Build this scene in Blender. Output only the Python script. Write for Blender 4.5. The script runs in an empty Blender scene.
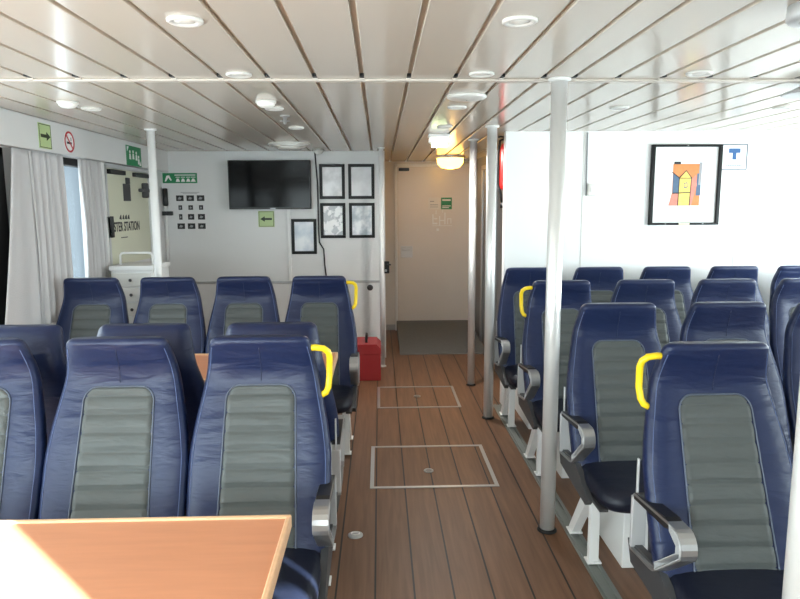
import bpy, bmesh, math, random
from mathutils import Vector, Matrix, Euler
random.seed(7)
SC = bpy.context.scene
COL = SC.collection
PI = math.pi

# ------------------------------------------------------------------ materials
def lin(c):
    return tuple(((v / 255.0) / 12.92 if v / 255.0 <= 0.04045 else ((v / 255.0 + 0.055) / 1.055) ** 2.4) for v in c)

def mat(name, rgb, rough=0.5, metal=0.0, bump=0.0, bscale=40.0, var=0.0, vscale=3.0, coat=0.0, stretch=None, spec=0.5):
    m = bpy.data.materials.new(name); m.use_nodes = True
    nt = m.node_tree; b = nt.nodes['Principled BSDF']
    c = lin(rgb)
    b.inputs['Base Color'].default_value = (*c, 1)
    b.inputs['Roughness'].default_value = rough
    b.inputs['Metallic'].default_value = metal
    b.inputs['Coat Weight'].default_value = coat
    b.inputs['Coat Roughness'].default_value = 0.08
    b.inputs['Specular IOR Level'].default_value = spec
    tc = nt.nodes.new('ShaderNodeTexCoord')
    mp = nt.nodes.new('ShaderNodeMapping'); nt.links.new(tc.outputs['Object'], mp.inputs['Vector'])
    if stretch: mp.inputs['Scale'].default_value = stretch
    if var > 0:
        n = nt.nodes.new('ShaderNodeTexNoise'); n.inputs['Scale'].default_value = vscale; n.inputs['Detail'].default_value = 4
        nt.links.new(mp.outputs['Vector'], n.inputs['Vector'])
        r = nt.nodes.new('ShaderNodeValToRGB')
        r.color_ramp.elements[0].position = 0.3; r.color_ramp.elements[1].position = 0.7
        r.color_ramp.elements[0].color = tuple(max(0, v * (1 - var)) for v in c) + (1,)
        r.color_ramp.elements[1].color = tuple(min(1, v * (1 + var)) for v in c) + (1,)
        nt.links.new(n.outputs['Fac'], r.inputs['Fac']); nt.links.new(r.outputs['Color'], b.inputs['Base Color'])
    if bump > 0:
        n2 = nt.nodes.new('ShaderNodeTexNoise'); n2.inputs['Scale'].default_value = bscale; n2.inputs['Detail'].default_value = 3
        nt.links.new(mp.outputs['Vector'], n2.inputs['Vector'])
        bm_ = nt.nodes.new('ShaderNodeBump'); bm_.inputs['Strength'].default_value = bump; bm_.inputs['Distance'].default_value = 0.01
        nt.links.new(n2.outputs['Fac'], bm_.inputs['Height']); nt.links.new(bm_.outputs['Normal'], b.inputs['Normal'])
    return m

def emit(name, rgb, strength):
    m = mat(name, rgb, 0.4); b = m.node_tree.nodes['Principled BSDF']
    b.inputs['Emission Color'].default_value = (*lin(rgb), 1); b.inputs['Emission Strength'].default_value = strength
    return m

def glass_mat(name, tint=(235, 245, 250), gloss=0.12):
    m = bpy.data.materials.new(name); m.use_nodes = True; nt = m.node_tree
    nt.nodes.clear()
    out = nt.nodes.new('ShaderNodeOutputMaterial'); mix = nt.nodes.new('ShaderNodeMixShader')
    t = nt.nodes.new('ShaderNodeBsdfTransparent'); g = nt.nodes.new('ShaderNodeBsdfGlossy')
    t.inputs['Color'].default_value = (*lin(tint), 1); g.inputs['Roughness'].default_value = 0.03
    mix.inputs[0].default_value = gloss
    nt.links.new(t.outputs[0], mix.inputs[1]); nt.links.new(g.outputs[0], mix.inputs[2]); nt.links.new(mix.outputs[0], out.inputs[0])
    return m

def leather(name, rgb, rough):
    m = mat(name, rgb, rough, 0, 0.0, spec=0.38)
    nt = m.node_tree; b = nt.nodes['Principled BSDF']
    tc = nt.nodes.new('ShaderNodeTexCoord'); oi = nt.nodes.new('ShaderNodeObjectInfo')
    add = nt.nodes.new('ShaderNodeVectorMath'); add.operation = 'ADD'; mpp = nt.nodes.new('ShaderNodeMapping'); mpp.inputs['Scale'].default_value = (0.8, 0.8, 3.0); mpp.inputs['Rotation'].default_value = (0, 0.35, 0)
    sc = nt.nodes.new('ShaderNodeVectorMath'); sc.operation = 'SCALE'; sc.inputs[3].default_value = 9.0
    cb = nt.nodes.new('ShaderNodeCombineXYZ')
    nt.links.new(oi.outputs['Random'], cb.inputs[0]); nt.links.new(cb.outputs[0], sc.inputs[0])
    nt.links.new(tc.outputs['Object'], mpp.inputs['Vector']); nt.links.new(mpp.outputs[0], add.inputs[0]); nt.links.new(sc.outputs[0], add.inputs[1])
    w = nt.nodes.new('ShaderNodeTexNoise'); w.inputs['Scale'].default_value = 7; w.inputs['Detail'].default_value = 3; w.inputs['Distortion'].default_value = 0.4
    f = nt.nodes.new('ShaderNodeTexNoise'); f.inputs['Scale'].default_value = 220; f.inputs['Detail'].default_value = 2
    nt.links.new(add.outputs[0], w.inputs['Vector']); nt.links.new(add.outputs[0], f.inputs['Vector'])
    b1 = nt.nodes.new('ShaderNodeBump'); b1.inputs['Strength'].default_value = 0.42; b1.inputs['Distance'].default_value = 0.02
    b2 = nt.nodes.new('ShaderNodeBump'); b2.inputs['Strength'].default_value = 0.12; b2.inputs['Distance'].default_value = 0.002
    nt.links.new(w.outputs['Fac'], b1.inputs['Height']); nt.links.new(f.outputs['Fac'], b2.inputs['Height'])
    nt.links.new(b1.outputs['Normal'], b2.inputs['Normal']); nt.links.new(b2.outputs['Normal'], b.inputs['Normal'])
    return m

def deck_mat():
    m = mat('teak_deck', (128, 86, 58), 0.45, spec=0.35); nt = m.node_tree; b = nt.nodes['Principled BSDF']; L = nt.links
    tc = nt.nodes.new('ShaderNodeTexCoord'); sp = nt.nodes.new('ShaderNodeSeparateXYZ'); L.new(tc.outputs['Object'], sp.inputs[0])
    def mth(op, a, bv=None, c=None):
        n = nt.nodes.new('ShaderNodeMath'); n.operation = op
        for i, v in enumerate((a, bv, c)):
            if v is None: continue
            if isinstance(v, (int, float)): n.inputs[i].default_value = v
            else: L.new(v, n.inputs[i])
        return n.outputs[0]
    u = mth('DIVIDE', mth('ADD', sp.outputs[0], 0.0305 + 0.1555 * 40), 0.1555)
    fr = mth('FRACT', u); idx = mth('FLOOR', u)
    gap = mth('LESS_THAN', mth('ABSOLUTE', mth('SUBTRACT', fr, 0.5)), 0.4745)   # 1 inside plank
    # grain, stretched along the plank
    mp = nt.nodes.new('ShaderNodeMapping'); mp.inputs['Scale'].default_value = (22, 1.1, 1)
    cb = nt.nodes.new('ShaderNodeCombineXYZ'); L.new(sp.outputs[0], cb.inputs[0]); L.new(mth('ADD', sp.outputs[1], mth('MULTIPLY', idx, 3.7)), cb.inputs[1])
    L.new(cb.outputs[0], mp.inputs['Vector'])
    n = nt.nodes.new('ShaderNodeTexNoise'); n.inputs['Scale'].default_value = 2.2; n.inputs['Detail'].default_value = 6; n.inputs['Distortion'].default_value = 0.6
    L.new(mp.outputs[0], n.inputs['Vector'])
    r = nt.nodes.new('ShaderNodeValToRGB'); r.color_ramp.elements[0].position = 0.25; r.color_ramp.elements[1].position = 0.75
    r.color_ramp.elements[0].color = (*lin((98, 68, 47)), 1); r.color_ramp.elements[1].color = (*lin((124, 89, 65)), 1)
    L.new(n.outputs['Fac'], r.inputs['Fac'])
    wn = nt.nodes.new('ShaderNodeTexWhiteNoise'); wn.noise_dimensions = '1D'; L.new(idx, wn.inputs['W'])
    hv = nt.nodes.new('ShaderNodeHueSaturation'); L.new(r.outputs[0], hv.inputs['Color']); L.new(mth('MULTIPLY_ADD', wn.outputs['Value'], 0.16, 0.92), hv.inputs['Value'])
    mx = nt.nodes.new('ShaderNodeMixRGB'); L.new(gap, mx.inputs[0]); mx.inputs[1].default_value = (0.012, 0.008, 0.006, 1); L.new(hv.outputs[0], mx.inputs[2])
    L.new(mx.outputs[0], b.inputs['Base Color'])
    bu = nt.nodes.new('ShaderNodeBump'); bu.inputs['Distance'].default_value = 0.004; bu.inputs['Strength'].default_value = 0.5; L.new(gap, bu.inputs['Height']); L.new(bu.outputs[0], b.inputs['Normal'])
    return m

def print_mat(name, c0, c1, scale, lo=0.4, hi=0.6):
    m = mat(name, c0, 0.25, spec=0.3, var=0.01, vscale=scale)
    for n in m.node_tree.nodes:
        if n.type == 'VALTORGB':
            n.color_ramp.elements[0].color = (*lin(c0), 1); n.color_ramp.elements[1].color = (*lin(c1), 1)
            n.color_ramp.elements[0].position = lo; n.color_ramp.elements[1].position = hi
    return m

M = {}
M['wall'] = mat('painted_wall', (222, 222, 221), 0.4, var=0.015, vscale=1.5)
M['wall_right'] = mat('white_gloss_wall', (240, 240, 238), 0.35, var=0.01, vscale=1.5)
M['wall_corr'] = mat('corridor_wall', (222, 218, 212), 0.4, var=0.02)
M['shade_wall'] = mat('shaded_side_wall', (128, 129, 130), 0.45, var=0.03)  # the corridor side wall's shade is put into this grey
M['ceil'] = mat('ceiling_panel', (200, 190, 177), 0.17, var=0.012, vscale=1.2)
M['gap'] = mat('panel_gap', (205, 190, 170), 0.6)
M['deck'] = deck_mat()
M['white'] = mat('white_paint', (235, 235, 233), 0.35, bump=0.03, bscale=30)
M['offwhite'] = mat('offwhite_plastic', (226, 224, 218), 0.4, bump=0.02)
M['striplight'] = mat('ceiling_strip', (212, 203, 192), 0.4, bump=0.02)
M['steel'] = mat('brushed_steel', (240, 239, 236), 0.36, 0.5, bump=0.04, bscale=60, stretch=(1, 1, 0.05))
M['alu'] = mat('aluminium', (186, 186, 186), 0.35, 0.85, bump=0.03, bscale=50)
M['silver'] = mat('silver_paint', (206, 206, 206), 0.35, 0.3, bump=0.02)
M['track'] = mat('track_alu', (132, 136, 132), 0.45, 0.5, bump=0.05)
M['black'] = mat('black_plastic', (22, 22, 24), 0.4, bump=0.05, bscale=120)
M['rubber'] = mat('black_rubber', (14, 14, 15), 0.7, bump=0.05)
M['darkgrey'] = mat('dark_grey_plastic', (62, 62, 64), 0.5, bump=0.05, bscale=90)
M['navy'] = leather('navy_leather', (24, 36, 70), 0.40)
M['navydark'] = leather('dark_navy_leather', (19, 23, 38), 0.45)
M['grey'] = leather('grey_leather', (76, 80, 79), 0.5)
M['pipe'] = mat('navy_piping', (30, 38, 68), 0.5, bump=0.1, bscale=200)
M['edge_pipe'] = mat('pale_piping', (84, 92, 108), 0.55, bump=0.1, bscale=200)
M['stitch'] = mat('pale_stitching', (78, 92, 130), 0.7, bump=0.2, bscale=300)
M['yellow'] = mat('yellow_plastic', (250, 214, 30), 0.35, bump=0.03)
M['table'] = mat('orange_laminate', (202, 138, 102), 0.38, var=0.05, vscale=5, stretch=(1, 9, 1))
M['tablelip'] = mat('pale_wood_lip', (222, 178, 138), 0.4, var=0.06, vscale=8, stretch=(1, 6, 1))
M['curtain'] = mat('grey_curtain', (198, 196, 196), 0.85, bump=0.25, bscale=180)
M['green'] = mat('safety_green', (20, 128, 78), 0.45, bump=0.02)
M['palegreen'] = mat('pale_green_sign', (186, 206, 150), 0.5, bump=0.02)
M['darkgreen'] = mat('dark_arrow_ink', (40, 56, 36), 0.5, bump=0.02)
M['red'] = mat('red_paint', (196, 36, 34), 0.35, bump=0.03)
M['toolred'] = mat('toolbox_red', (158, 40, 44), 0.4, bump=0.04)
M['signred'] = mat('sign_red', (190, 50, 60), 0.5, bump=0.02)
M['paper'] = mat('paper_white', (236, 236, 234), 0.5, bump=0.02)
M['ink'] = mat('black_ink', (32, 32, 34), 0.55, bump=0.02)
M['greyink'] = mat('grey_ink', (150, 150, 152), 0.55, bump=0.02)
M['blue'] = mat('sign_blue', (28, 84, 136), 0.5, bump=0.02)
M['paleblue'] = mat('sign_frame_blue', (56, 78, 96), 0.45, bump=0.02)
M['screen'] = mat('tv_screen', (6, 6, 7), 0.10, var=0.05, spec=0.09)
M['frameblack'] = mat('frame_black', (14, 13, 13), 0.4, bump=0.04, spec=0.2)
M['muster'] = mat('muster_pane', (214, 214, 190), 0.3, var=0.02)
M['matgrey'] = mat('ramp_grey', (100, 103, 104), 0.75, bump=0.3, bscale=160, var=0.05, vscale=30)
M['glass'] = glass_mat('window_glass')
M['lamp_glass'] = emit('lit_lamp_glass', (255, 190, 90), 9)
M['lens'] = mat('frosted_lens', (245, 243, 236), 0.3, bump=0.02)
M['door'] = mat('cabin_door', (224, 216, 208), 0.25, var=0.02)
M['orange'] = mat('art_orange', (214, 128, 68), 0.6, var=0.1, vscale=30)
M['artyellow'] = mat('art_yellow', (244, 206, 100), 0.6, var=0.08, vscale=40)
M['artblue'] = mat('art_blue', (72, 96, 124), 0.6, var=0.15, vscale=40)
M['artpink'] = mat('art_pink', (222, 130, 112), 0.6, var=0.1, vscale=40)
M['cream'] = mat('art_plaque', (226, 214, 176), 0.4, bump=0.02)
M['certa'] = print_mat('certificate_a', (216, 216, 218), (246, 246, 248), 8)
M['certb'] = print_mat('certificate_b', (222, 222, 224), (238, 238, 240), 6)
M['certc'] = print_mat('reflection_print', (190, 192, 196), (250, 250, 250), 11, 0.47, 0.52)  # white blotches paint glass reflections into the print
M['certd'] = print_mat('photo_print', (180, 190, 198), (240, 242, 244), 9)
M['certe'] = print_mat('notice_print', (196, 208, 220), (238, 242, 246), 5)

# ------------------------------------------------------------------ mesh builder
class MB:
    def __init__(s): s.bm = bmesh.new(); s.mi = 0
    def _faces(s, fs, smooth=False):
        for f in fs:
            f.material_index = s.mi; f.smooth = smooth
    def box(s, x0, x1, y0, y1, z0, z1, bev=0.0, seg=2, mtx=None):
        r = bmesh.ops.create_cube(s.bm, size=1.0); vs = r['verts']
        for v in vs:
            v.co = Vector(((x0 + x1) / 2 + v.co.x * (x1 - x0), (y0 + y1) / 2 + v.co.y * (y1 - y0), (z0 + z1) / 2 + v.co.z * (z1 - z0)))
        fs = list({f for v in vs for f in v.link_faces})
        s._faces(fs)
        if bev > 0:
            es = list({e for v in vs for e in v.link_edges})
            r2 = bmesh.ops.bevel(s.bm, geom=es, offset=bev, segments=seg, profile=0.5, affect='EDGES')
            s._faces(r2['faces'], True)
            vs = list({v for f in r2['faces'] for v in f.verts} | {v for v in vs if v.is_valid})
        if mtx is not None:
            for v in vs: v.co = mtx @ v.co
        return s
    def tube(s, pts, r, n=12, closed=False, cap=True):
        pts = [Vector(p) for p in pts]; rings = []; N = len(pts)
        up = None
        for i, p in enumerate(pts):
            if closed: d = pts[(i + 1) % N] - pts[i - 1]
            else: d = pts[min(i + 1, N - 1)] - pts[max(i - 1, 0)]
            d.normalize()
            if up is None:
                up = Vector((0, 0, 1)) if abs(d.z) < 0.9 else Vector((1, 0, 0))
            a = up - d * up.dot(d)
            if a.length < 1e-5: a = d.orthogonal()
            a.normalize(); b = d.cross(a); up = a
            rr = r[i] if isinstance(r, (list, tuple)) else r
            rings.append([s.bm.verts.new(p + (a * math.cos(2 * PI * k / n) + b * math.sin(2 * PI * k / n)) * rr) for k in range(n)])
        s.loft(rings, closed, cap); return s
    def loft(s, rings, closed=False, cap=True, smooth=True):
        fs = []
        R = len(rings); n = len(rings[0])
        for i in range(R if closed else R - 1):
            A = rings[i]; B = rings[(i + 1) % R]
            for k in range(n):
                fs.append(s.bm.faces.new((A[k], A[(k + 1) % n], B[(k + 1) % n], B[k])))
        s._faces(fs, smooth)
        if cap and not closed:
            s._faces([s.bm.faces.new(list(reversed(rings[0]))), s.bm.faces.new(rings[-1])], False)
    def lathe(s, prof, c=(0, 0, 0), n=32, axis='Z', smooth=True, cap=True):
        rings = []
        for (r, h) in prof:
            ring = []
            for k in range(n):
                a = 2 * PI * k / n
                if axis == 'Z': p = Vector((r * math.cos(a), r * math.sin(a), h))
                elif axis == 'Y': p = Vector((r * math.cos(a), h, r * math.sin(a)))
                else: p = Vector((h, r * math.cos(a), r * math.sin(a)))
                ring.append(s.bm.verts.new(p + Vector(c)))
            rings.append(ring)
        s.loft(rings, False, cap, smooth); return s
    def ring(s, prof, c=(0, 0, 0), n=32, axis='Z'):
        s.lathe(prof + [prof[0]], c, n, axis, cap=False); bmesh.ops.remove_doubles(s.bm, verts=s.bm.verts, dist=1e-6); return s
    def prism(s, poly, fn, t, smooth=False):
        # poly: list of 2-D points; fn(u, v, w) -> 3-D ; thickness t
        A = [s.bm.verts.new(fn(u, v, 0)) for u, v in poly]; B = [s.bm.verts.new(fn(u, v, t)) for u, v in poly]
        n = len(poly); fs = [s.bm.faces.new(A), s.bm.faces.new(list(reversed(B)))]
        for k in range(n): fs.append(s.bm.faces.new((A[k], B[k], B[(k + 1) % n], A[(k + 1) % n])))
        s._faces(fs, smooth); return s
    def grid(s, P, smooth=True):
        V = [[s.bm.verts.new(p) for p in row] for row in P]
        fs = []
        for i in range(len(V) - 1):
            for j in range(len(V[0]) - 1):
                fs.append(s.bm.faces.new((V[i][j], V[i][j + 1], V[i + 1][j + 1], V[i + 1][j])))
        s._faces(fs, smooth); return s
    def mesh(s, name, mats):
        bmesh.ops.recalc_face_normals(s.bm, faces=s.bm.faces)
        me = bpy.data.meshes.new(name); s.bm.to_mesh(me); s.bm.free()
        for m in (mats if isinstance(mats, (list, tuple)) else [mats]): me.materials.append(m)
        return me
    def build(s, name, mats, parent=None):
        return link(name, s.mesh(name, mats), parent)

def link(name, me, parent=None):
    o = bpy.data.objects.new(name, me); COL.objects.link(o)
    if parent is not None: o.parent = parent
    return o

def tag(o, label=None, cat=None, group=None, kind=None):
    if label: o['label'] = label
    if cat: o['category'] = cat
    if group: o['group'] = group
    if kind: o['kind'] = kind
    return o

def thing(name, label, cat, loc=(0, 0, 0), rz=0.0, group=None):
    o = bpy.data.objects.new(name, None); COL.objects.link(o)
    o.location = loc; o.rotation_euler = (0, 0, rz); o.empty_display_size = 0.1
    return tag(o, label, cat, group)

def struct(name, mb, mats, parent=None):
    o = mb.build(name, mats, parent)
    if parent is None: tag(o, kind='structure')
    return o

def text_mesh(txt, size, mtx, mats, name, parent=None, ext=0.0006, align='CENTER', xs=1.0, bold=0.0):
    cu = bpy.data.curves.new(name, 'FONT'); cu.body = txt; cu.size = size; cu.align_x = align; cu.align_y = 'CENTER'; cu.extrude = ext; cu.offset = bold
    to = bpy.data.objects.new(name, cu); COL.objects.link(to)
    dg = bpy.context.evaluated_depsgraph_get()
    me = bpy.data.meshes.new_from_object(to.evaluated_get(dg))
    bpy.data.objects.remove(to); bpy.data.curves.remove(cu)
    me.transform(mtx @ Matrix.Diagonal((xs, 1, 1, 1)))
    me.materials.clear(); me.materials.append(mats)
    return link(name, me, parent)

def holes(x_of, u0, u1, v0, v1, hs, t, mb):
    """slab in the (u,v) plane with rectangular openings; x_of(u,v,w)->point"""
    us = sorted({u0, u1, *[h[0] for h in hs], *[h[1] for h in hs]}); vs = sorted({v0, v1, *[h[2] for h in hs], *[h[3] for h in hs]})
    for i in range(len(us) - 1):
        for j in range(len(vs) - 1):
            cu, cv = (us[i] + us[i + 1]) / 2, (vs[j] + vs[j + 1]) / 2
            if any(h[0] < cu < h[1] and h[2] < cv < h[3] for h in hs): continue
            mb.prism([(us[i], vs[j]), (us[i + 1], vs[j]), (us[i + 1], vs[j + 1]), (us[i], vs[j + 1])], x_of, t)
    bmesh.ops.remove_doubles(mb.bm, verts=mb.bm.verts, dist=1e-5)

# ------------------------------------------------------------------ setting
H = 2.05; XL = -2.10; XP = XL + 0.07; XR = 3.45; YT = 6.5; YD = 8.0; YB = -1.0; YW = 4.85; XC = 0.925; XC2 = 1.14
b = MB(); b.box(XL - .1, XR + .1, YB - .1, YD + .1, -0.06, 0.0); struct('floor', b, M['deck'])

# ceiling: long panels with recessed gaps running fore and aft
gaps = [-0.068 - 0.197 * k for k in range(1, 11)][::-1] + [-0.068, 0.129, 0.325, 0.524, 0.699, 0.831, 1.017, 1.211, 1.408, 1.602] + [1.602 + 0.197 * k for k in range(1, 10)]
b = MB(); gw = 0.009
edges = [XL - .1] + [g for g in gaps if XL < g < XR] + [XR + .1]
for a, c in zip(edges[:-1], edges[1:]):
    lo = a + (gw if a != edges[0] else 0); hi = c - (gw if c != edges[-1] else 0)
    b.box(lo, hi, YB - .1, YD + .1, H, H + 0.03, 0.003, 2)
b.mi = 1
b.box(XL - .1, XR + .1, YB - .1, YD + .1, H + 0.014, H + 0.06)
struct('ceiling', b, [M['ceil'], M['gap']])
b = MB(); b.box(XL, XR, 2.885, 2.925, H - 0.009, H, 0.003); struct('trim_1', b, M['striplight'])
b = MB()
for g in gaps:
    if XL < g < XR: b.mi = 0; b.box(g - 0.011, g + 0.011, 2.87, 2.886, H - 0.006, H + 0.002, 0.002); b.mi = 1; b.box(g - 0.008, g + 0.008, 2.835, 2.87, H - 0.001, H + 0.012)
struct('trim_2', b, [M['striplight'], M['black']])

# left side wall with window openings
WIN = [(1.30, 3.80, .80, 1.85), (4.0, 5.0, .80, 1.85), (-0.8, 1.1, .88, 1.84)]
b = MB(); holes(lambda u, v, w: (XL - w, u, v), YB - .08, YT + .08, 0, H, WIN, 0.08, b); struct('wall_left', b, M['wall'])
for i, (u0, u1, v0, v1) in enumerate(WIN):
    b = MB(); fr = 0.05
    for (a, c, d, e) in ((u0, u1, v0, v0 + fr), (u0, u1, v1 - fr, v1), (u0, u0 + fr, v0, v1), (u1 - (0.30 if i == 0 else fr), u1, v0, v1)):  # first window's far jamb is widened to stand in for dark outdoors
        b.box(XL - 0.07, XL + 0.004, a, c, d, e, 0.004)
    w = struct('window_%d' % (i + 1), b, M['rubber'])
    g = MB(); g.box(XL - 0.05, XL - 0.044, u0 + fr, u1 - fr, v0 + fr, v1 - fr); g.build('pane', M['glass'], w)
b = MB(); b.box(XL, XP, YB, YT, 1.855, H, 0.004); struct('trim_3', b, M['wall'])
b = MB(); b.box(XL, XL + 0.035, 5.035, 5.085, 0, 1.86, 0.004); struct('trim_4', b, M['white'])

# wall carrying the television
b = MB(); b.box(XL, 0.03, YT, YT + 0.08, 0, H); struct('wall_front', b, M['wall'])
b = MB(); b.box(XL, 0.03, YT - 0.012, YT, 0.765, 0.79, 0.003); struct('trim_5', b, M['alu'])
b = MB(); b.box(0.005, 0.055, YT - 0.02, YT + 0.09, 0, H, 0.005); struct('trim_6', b, M['white'])
# corridor
b = MB(); b.box(-0.05, 0.03, YT + 0.08, YD, 0, H); struct('wall_corridor_left', b, M['wall_corr'])
b = MB(); b.box(-0.05, XC2 + .1, YD, YD + 0.08, 0, H); struct('wall_end', b, M['wall_corr'])
b = MB(); b.box(XC2, XC2 + 0.08, YW + 0.08, YD, 0, H); struct('wall_corridor_right', b, M['shade_wall'])
b = MB(); b.box(XC2 - 0.02, XC2, 6.35, 6.42, 0, 1.95, 0.004); b.box(XC2 - 0.02, XC2, 7.2, 7.27, 0, 1.95, 0.004); b.box(XC2 - 0.02, XC2, 6.35, 7.27, 1.9, 1.95, 0.004)
struct('trim_7', b, M['alu'])
b = MB(); b.box(0.03, 0.2, YD - 0.015, YD, 0, 0.07, 0.003); struct('baseboard_end', b, M['alu'])
# white wall behind the right-hand seats
b = MB(); b.box(XC, XR, YW, YW + 0.08, 0, H); struct('wall_right_front', b, M['wall_right'])
for i, x in enumerate((1.50, 2.66)):
    b = MB(); b.box(x - .004, x + .004, YW - 0.004, YW, 0, H, 0.001); struct('trim_%d' % (8 + i), b, M['offwhite'])
# right side wall with windows, rear wall with openings cut to aim the sun
WR = [(-0.7, 1.6, .85, 1.85), (1.8, 4.6, .85, 1.85)]
b = MB(); holes(lambda u, v, w: (XR + w, u, v), YB - .08, YW + .08, 0, H, WR, 0.08, b); struct('wall_right', b, M['wall_right'])
for i, (u0, u1, v0, v1) in enumerate(WR):
    b = MB(); fr = 0.05
    for (a, c, d, e) in ((u0, u1, v0, v0 + fr), (u0, u1, v1 - fr, v1), (u0, u0 + fr, v0, v1), (u1 - fr, u1, v0, v1)):
        b.box(XR - 0.004, XR + 0.07, a, c, d, e, 0.004)
    w = struct('window_%d' % (i + 4), b, M['rubber'])
    g = MB(); g.box(XR + 0.044, XR + 0.05, u0 + fr, u1 - fr, v0 + fr, v1 - fr); g.build('pane', M['glass'], w)
b = MB(); b.box(4.6, 4.68, -2.1, 5.6, 0, 2.75); struct('outer_sun_block', b, M['wall_right'])  # added outside panel, unseen, keeps sun off the right-hand windows
WB = [(0.45, 1.72, 1.0, 1.95), (2.60, 2.68, 1.42, 1.655), (2.42, 2.58, 1.40, 1.50), (-1.9, -0.2, .9, 1.9)]  # unseen openings, mostly shaped to drop sun on table, armrest and cushion
b = MB(); holes(lambda u, v, w: (u, YB - w, v), XL, XR, 0, H, WB, 0.06, b); struct('wall_rear', b, M['wall'])
for i, (u0, u1, v0, v1) in enumerate(WB):
    b = MB(); b.box(u0, u1, YB - 0.04, YB - 0.034, v0, v1); struct('window_%d' % (i + 6), b, M['glass'])  # panes of the added rear openings

# door at the end of the corridor
d = MB(); d.box(0.217, 1.10, YD - 0.03, YD - 0.002, 0.02, 1.985, 0.004); door = struct('door_1', d, M['door'])
f = MB()
f.box(0.185, 0.217, YD - 0.05, YD - 0.002, 0, 2.02, 0.004); f.box(1.10, 1.132, YD - 0.05, YD - 0.002, 0, 2.02, 0.004); f.box(0.185, 1.132, YD - 0.05, YD - 0.002, 1.985, 2.02, 0.004)
f.build('door_frame', M['white'], door)
c = MB(); c.box(0.235, 0.36, YD - 0.075, YD - 0.03, 1.935, 1.97, 0.006); c.build('door_closer', M['black'], door)
c = MB(); c.box(0.255, 0.40, YD - 0.036, YD - 0.03, 0.90, 1.04, 0.003); c.box(0.275, 0.38, YD - 0.05, YD - 0.036, 0.985, 1.01, 0.006); c.build('door_handle', M['silver'], door)
c = MB()
for x0, z0, x1, z1 in ((.64, 1.30, .70, 1.32), (.64, 1.30, .655, 1.42), (.66, 1.36, .70, 1.375), (.72, 1.28, .735, 1.40), (.72, 1.34, .80, 1.352), (.785, 1.30, .80, 1.44), (.82, 1.30, .83, 1.37), (.82, 1.36, .87, 1.372), (.86, 1.31, .872, 1.37), (.68, 1.42, .69, 1.47), (.69, 1.22, .72, 1.25), (.76, 1.44, .765, 1.48), (.64, 1.28, .88, 1.286)):
    c.box(x0, x1, YD - 0.032, YD - 0.0298, z0, z1)
c.build('door_emblem', M['paper'], door)

def FY(y0):          # front-facing panel at y0: u right, v up, w towards the camera
    return lambda u, v, w: (u, y0 - w, v)
def FX(x0):          # panel on the left wall facing +X; u along Y, v up
    return lambda u, v, w: (x0 + w, u, v)
RY = Matrix.Rotation(PI / 2, 4, 'X')
def atfront(x, y, z): return Matrix.Translation((x, y, z)) @ RY
def atleft(x, y, z): return Matrix.Translation((x, y, z)) @ Matrix.Rotation(PI / 2, 4, 'Z') @ RY
def rect(u0, u1, v0, v1): return [(u0, v0), (u1, v0), (u1, v1), (u0, v1)]

t = thing('door_sign', 'green safety sign on the white corridor door', 'sign', (0.81, YD - 0.03, 1.55))
b = MB(); b.box(-0.065, 0.065, -0.003, 0, -0.07, 0.07, 0.001); b.build('board', M['green'], t)
for x1, z0, z1 in ((.05, .03, .05), (.05, -.035, -.025), (.03, -.055, -.045)):
    b = MB(); b.box(-.05, x1, -.0045, -.003, z0, z1); b.build('text_line', M['paper'], t)
t = thing('door_sign', 'pale grey notice beside the green sign on the corridor door', 'sign', (0.66, YD - 0.03, 1.55))
b = MB(); b.box(-0.07, 0.07, -0.003, 0, -0.07, 0.07, 0.001); b.build('board', M['wall_corr'], t)
for x1, z0, z1 in ((.0, .02, .03), (.05, -.02, -.012), (.05, -.045, -.038)):
    b = MB(); b.box(-.05, x1, -.0045, -.003, z0, z1); b.build('text_line', M['greyink'], t)

# grey sloping threshold ramp in front of the door
b = MB(); b.prism([(6.6, 0.001), (YD - 0.06, 0.001), (YD - 0.06, 0.125), (YD - 0.2, 0.125), (6.62, 0.012)], lambda u, v, w: (0.2 + w, u, v), 0.9)
tag(b.build('threshold_ramp', M['matgrey']), 'dark grey non-slip ramp on the deck at the corridor door', 'ramp')

# deck hatches
def hatch(x0, x1, y0, y1, label, ring):
    t = thing('deck_hatch', label, 'hatch', (0, 0, 0), 0, 'flush deck hatches in the aisle')
    b = MB(); w = 0.022
    for a in ((x0, x1, y0, y0 + w), (x0, x1, y1 - w, y1), (x0, x0 + w, y0 + w, y1 - w), (x1 - w, x1, y0 + w, y1 - w)): b.box(*a, 0.0, 0.004, 0.001)
    b.build('hatch_frame', M['alu'], t)
    b = MB(); b.ring([(0.028, 0), (0.028, 0.005), (0.02, 0.005), (0.02, 0.002)], (ring[0], ring[1], 0.0), 20); b.box(ring[0] - .022, ring[0] + .022, ring[1] - .004, ring[1] + .004, .002, .006)
    b.build('lift_ring', M['alu'], t)
hatch(-0.065, 0.64, 3.37, 4.0, 'deck hatch with metal frame in the aisle, the nearer of two', (0.27, 3.6))
hatch(-0.03, 0.61, 4.80, 5.39, 'deck hatch with metal frame in the aisle, the farther of two', (0.29, 5.1))
t = thing('deck_fitting', 'small chrome tie-down fitting on the deck by the left seats', 'deck fitting', (-0.12, 2.98, 0))
t.location = (-0.125, 2.865, 0)
b = MB(); b.lathe([(0.035, 0), (0.035, 0.004), (0.028, 0.007)], n=24); b.build('base_plate', M['alu'], t)
b = MB(); b.tube([(0.02 * math.cos(a) , 0.012 * math.sin(a), 0.011) for a in [2 * PI * k / 16 for k in range(16)]], 0.003, 8, True); b.build('ring', M['steel'], t)
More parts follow.
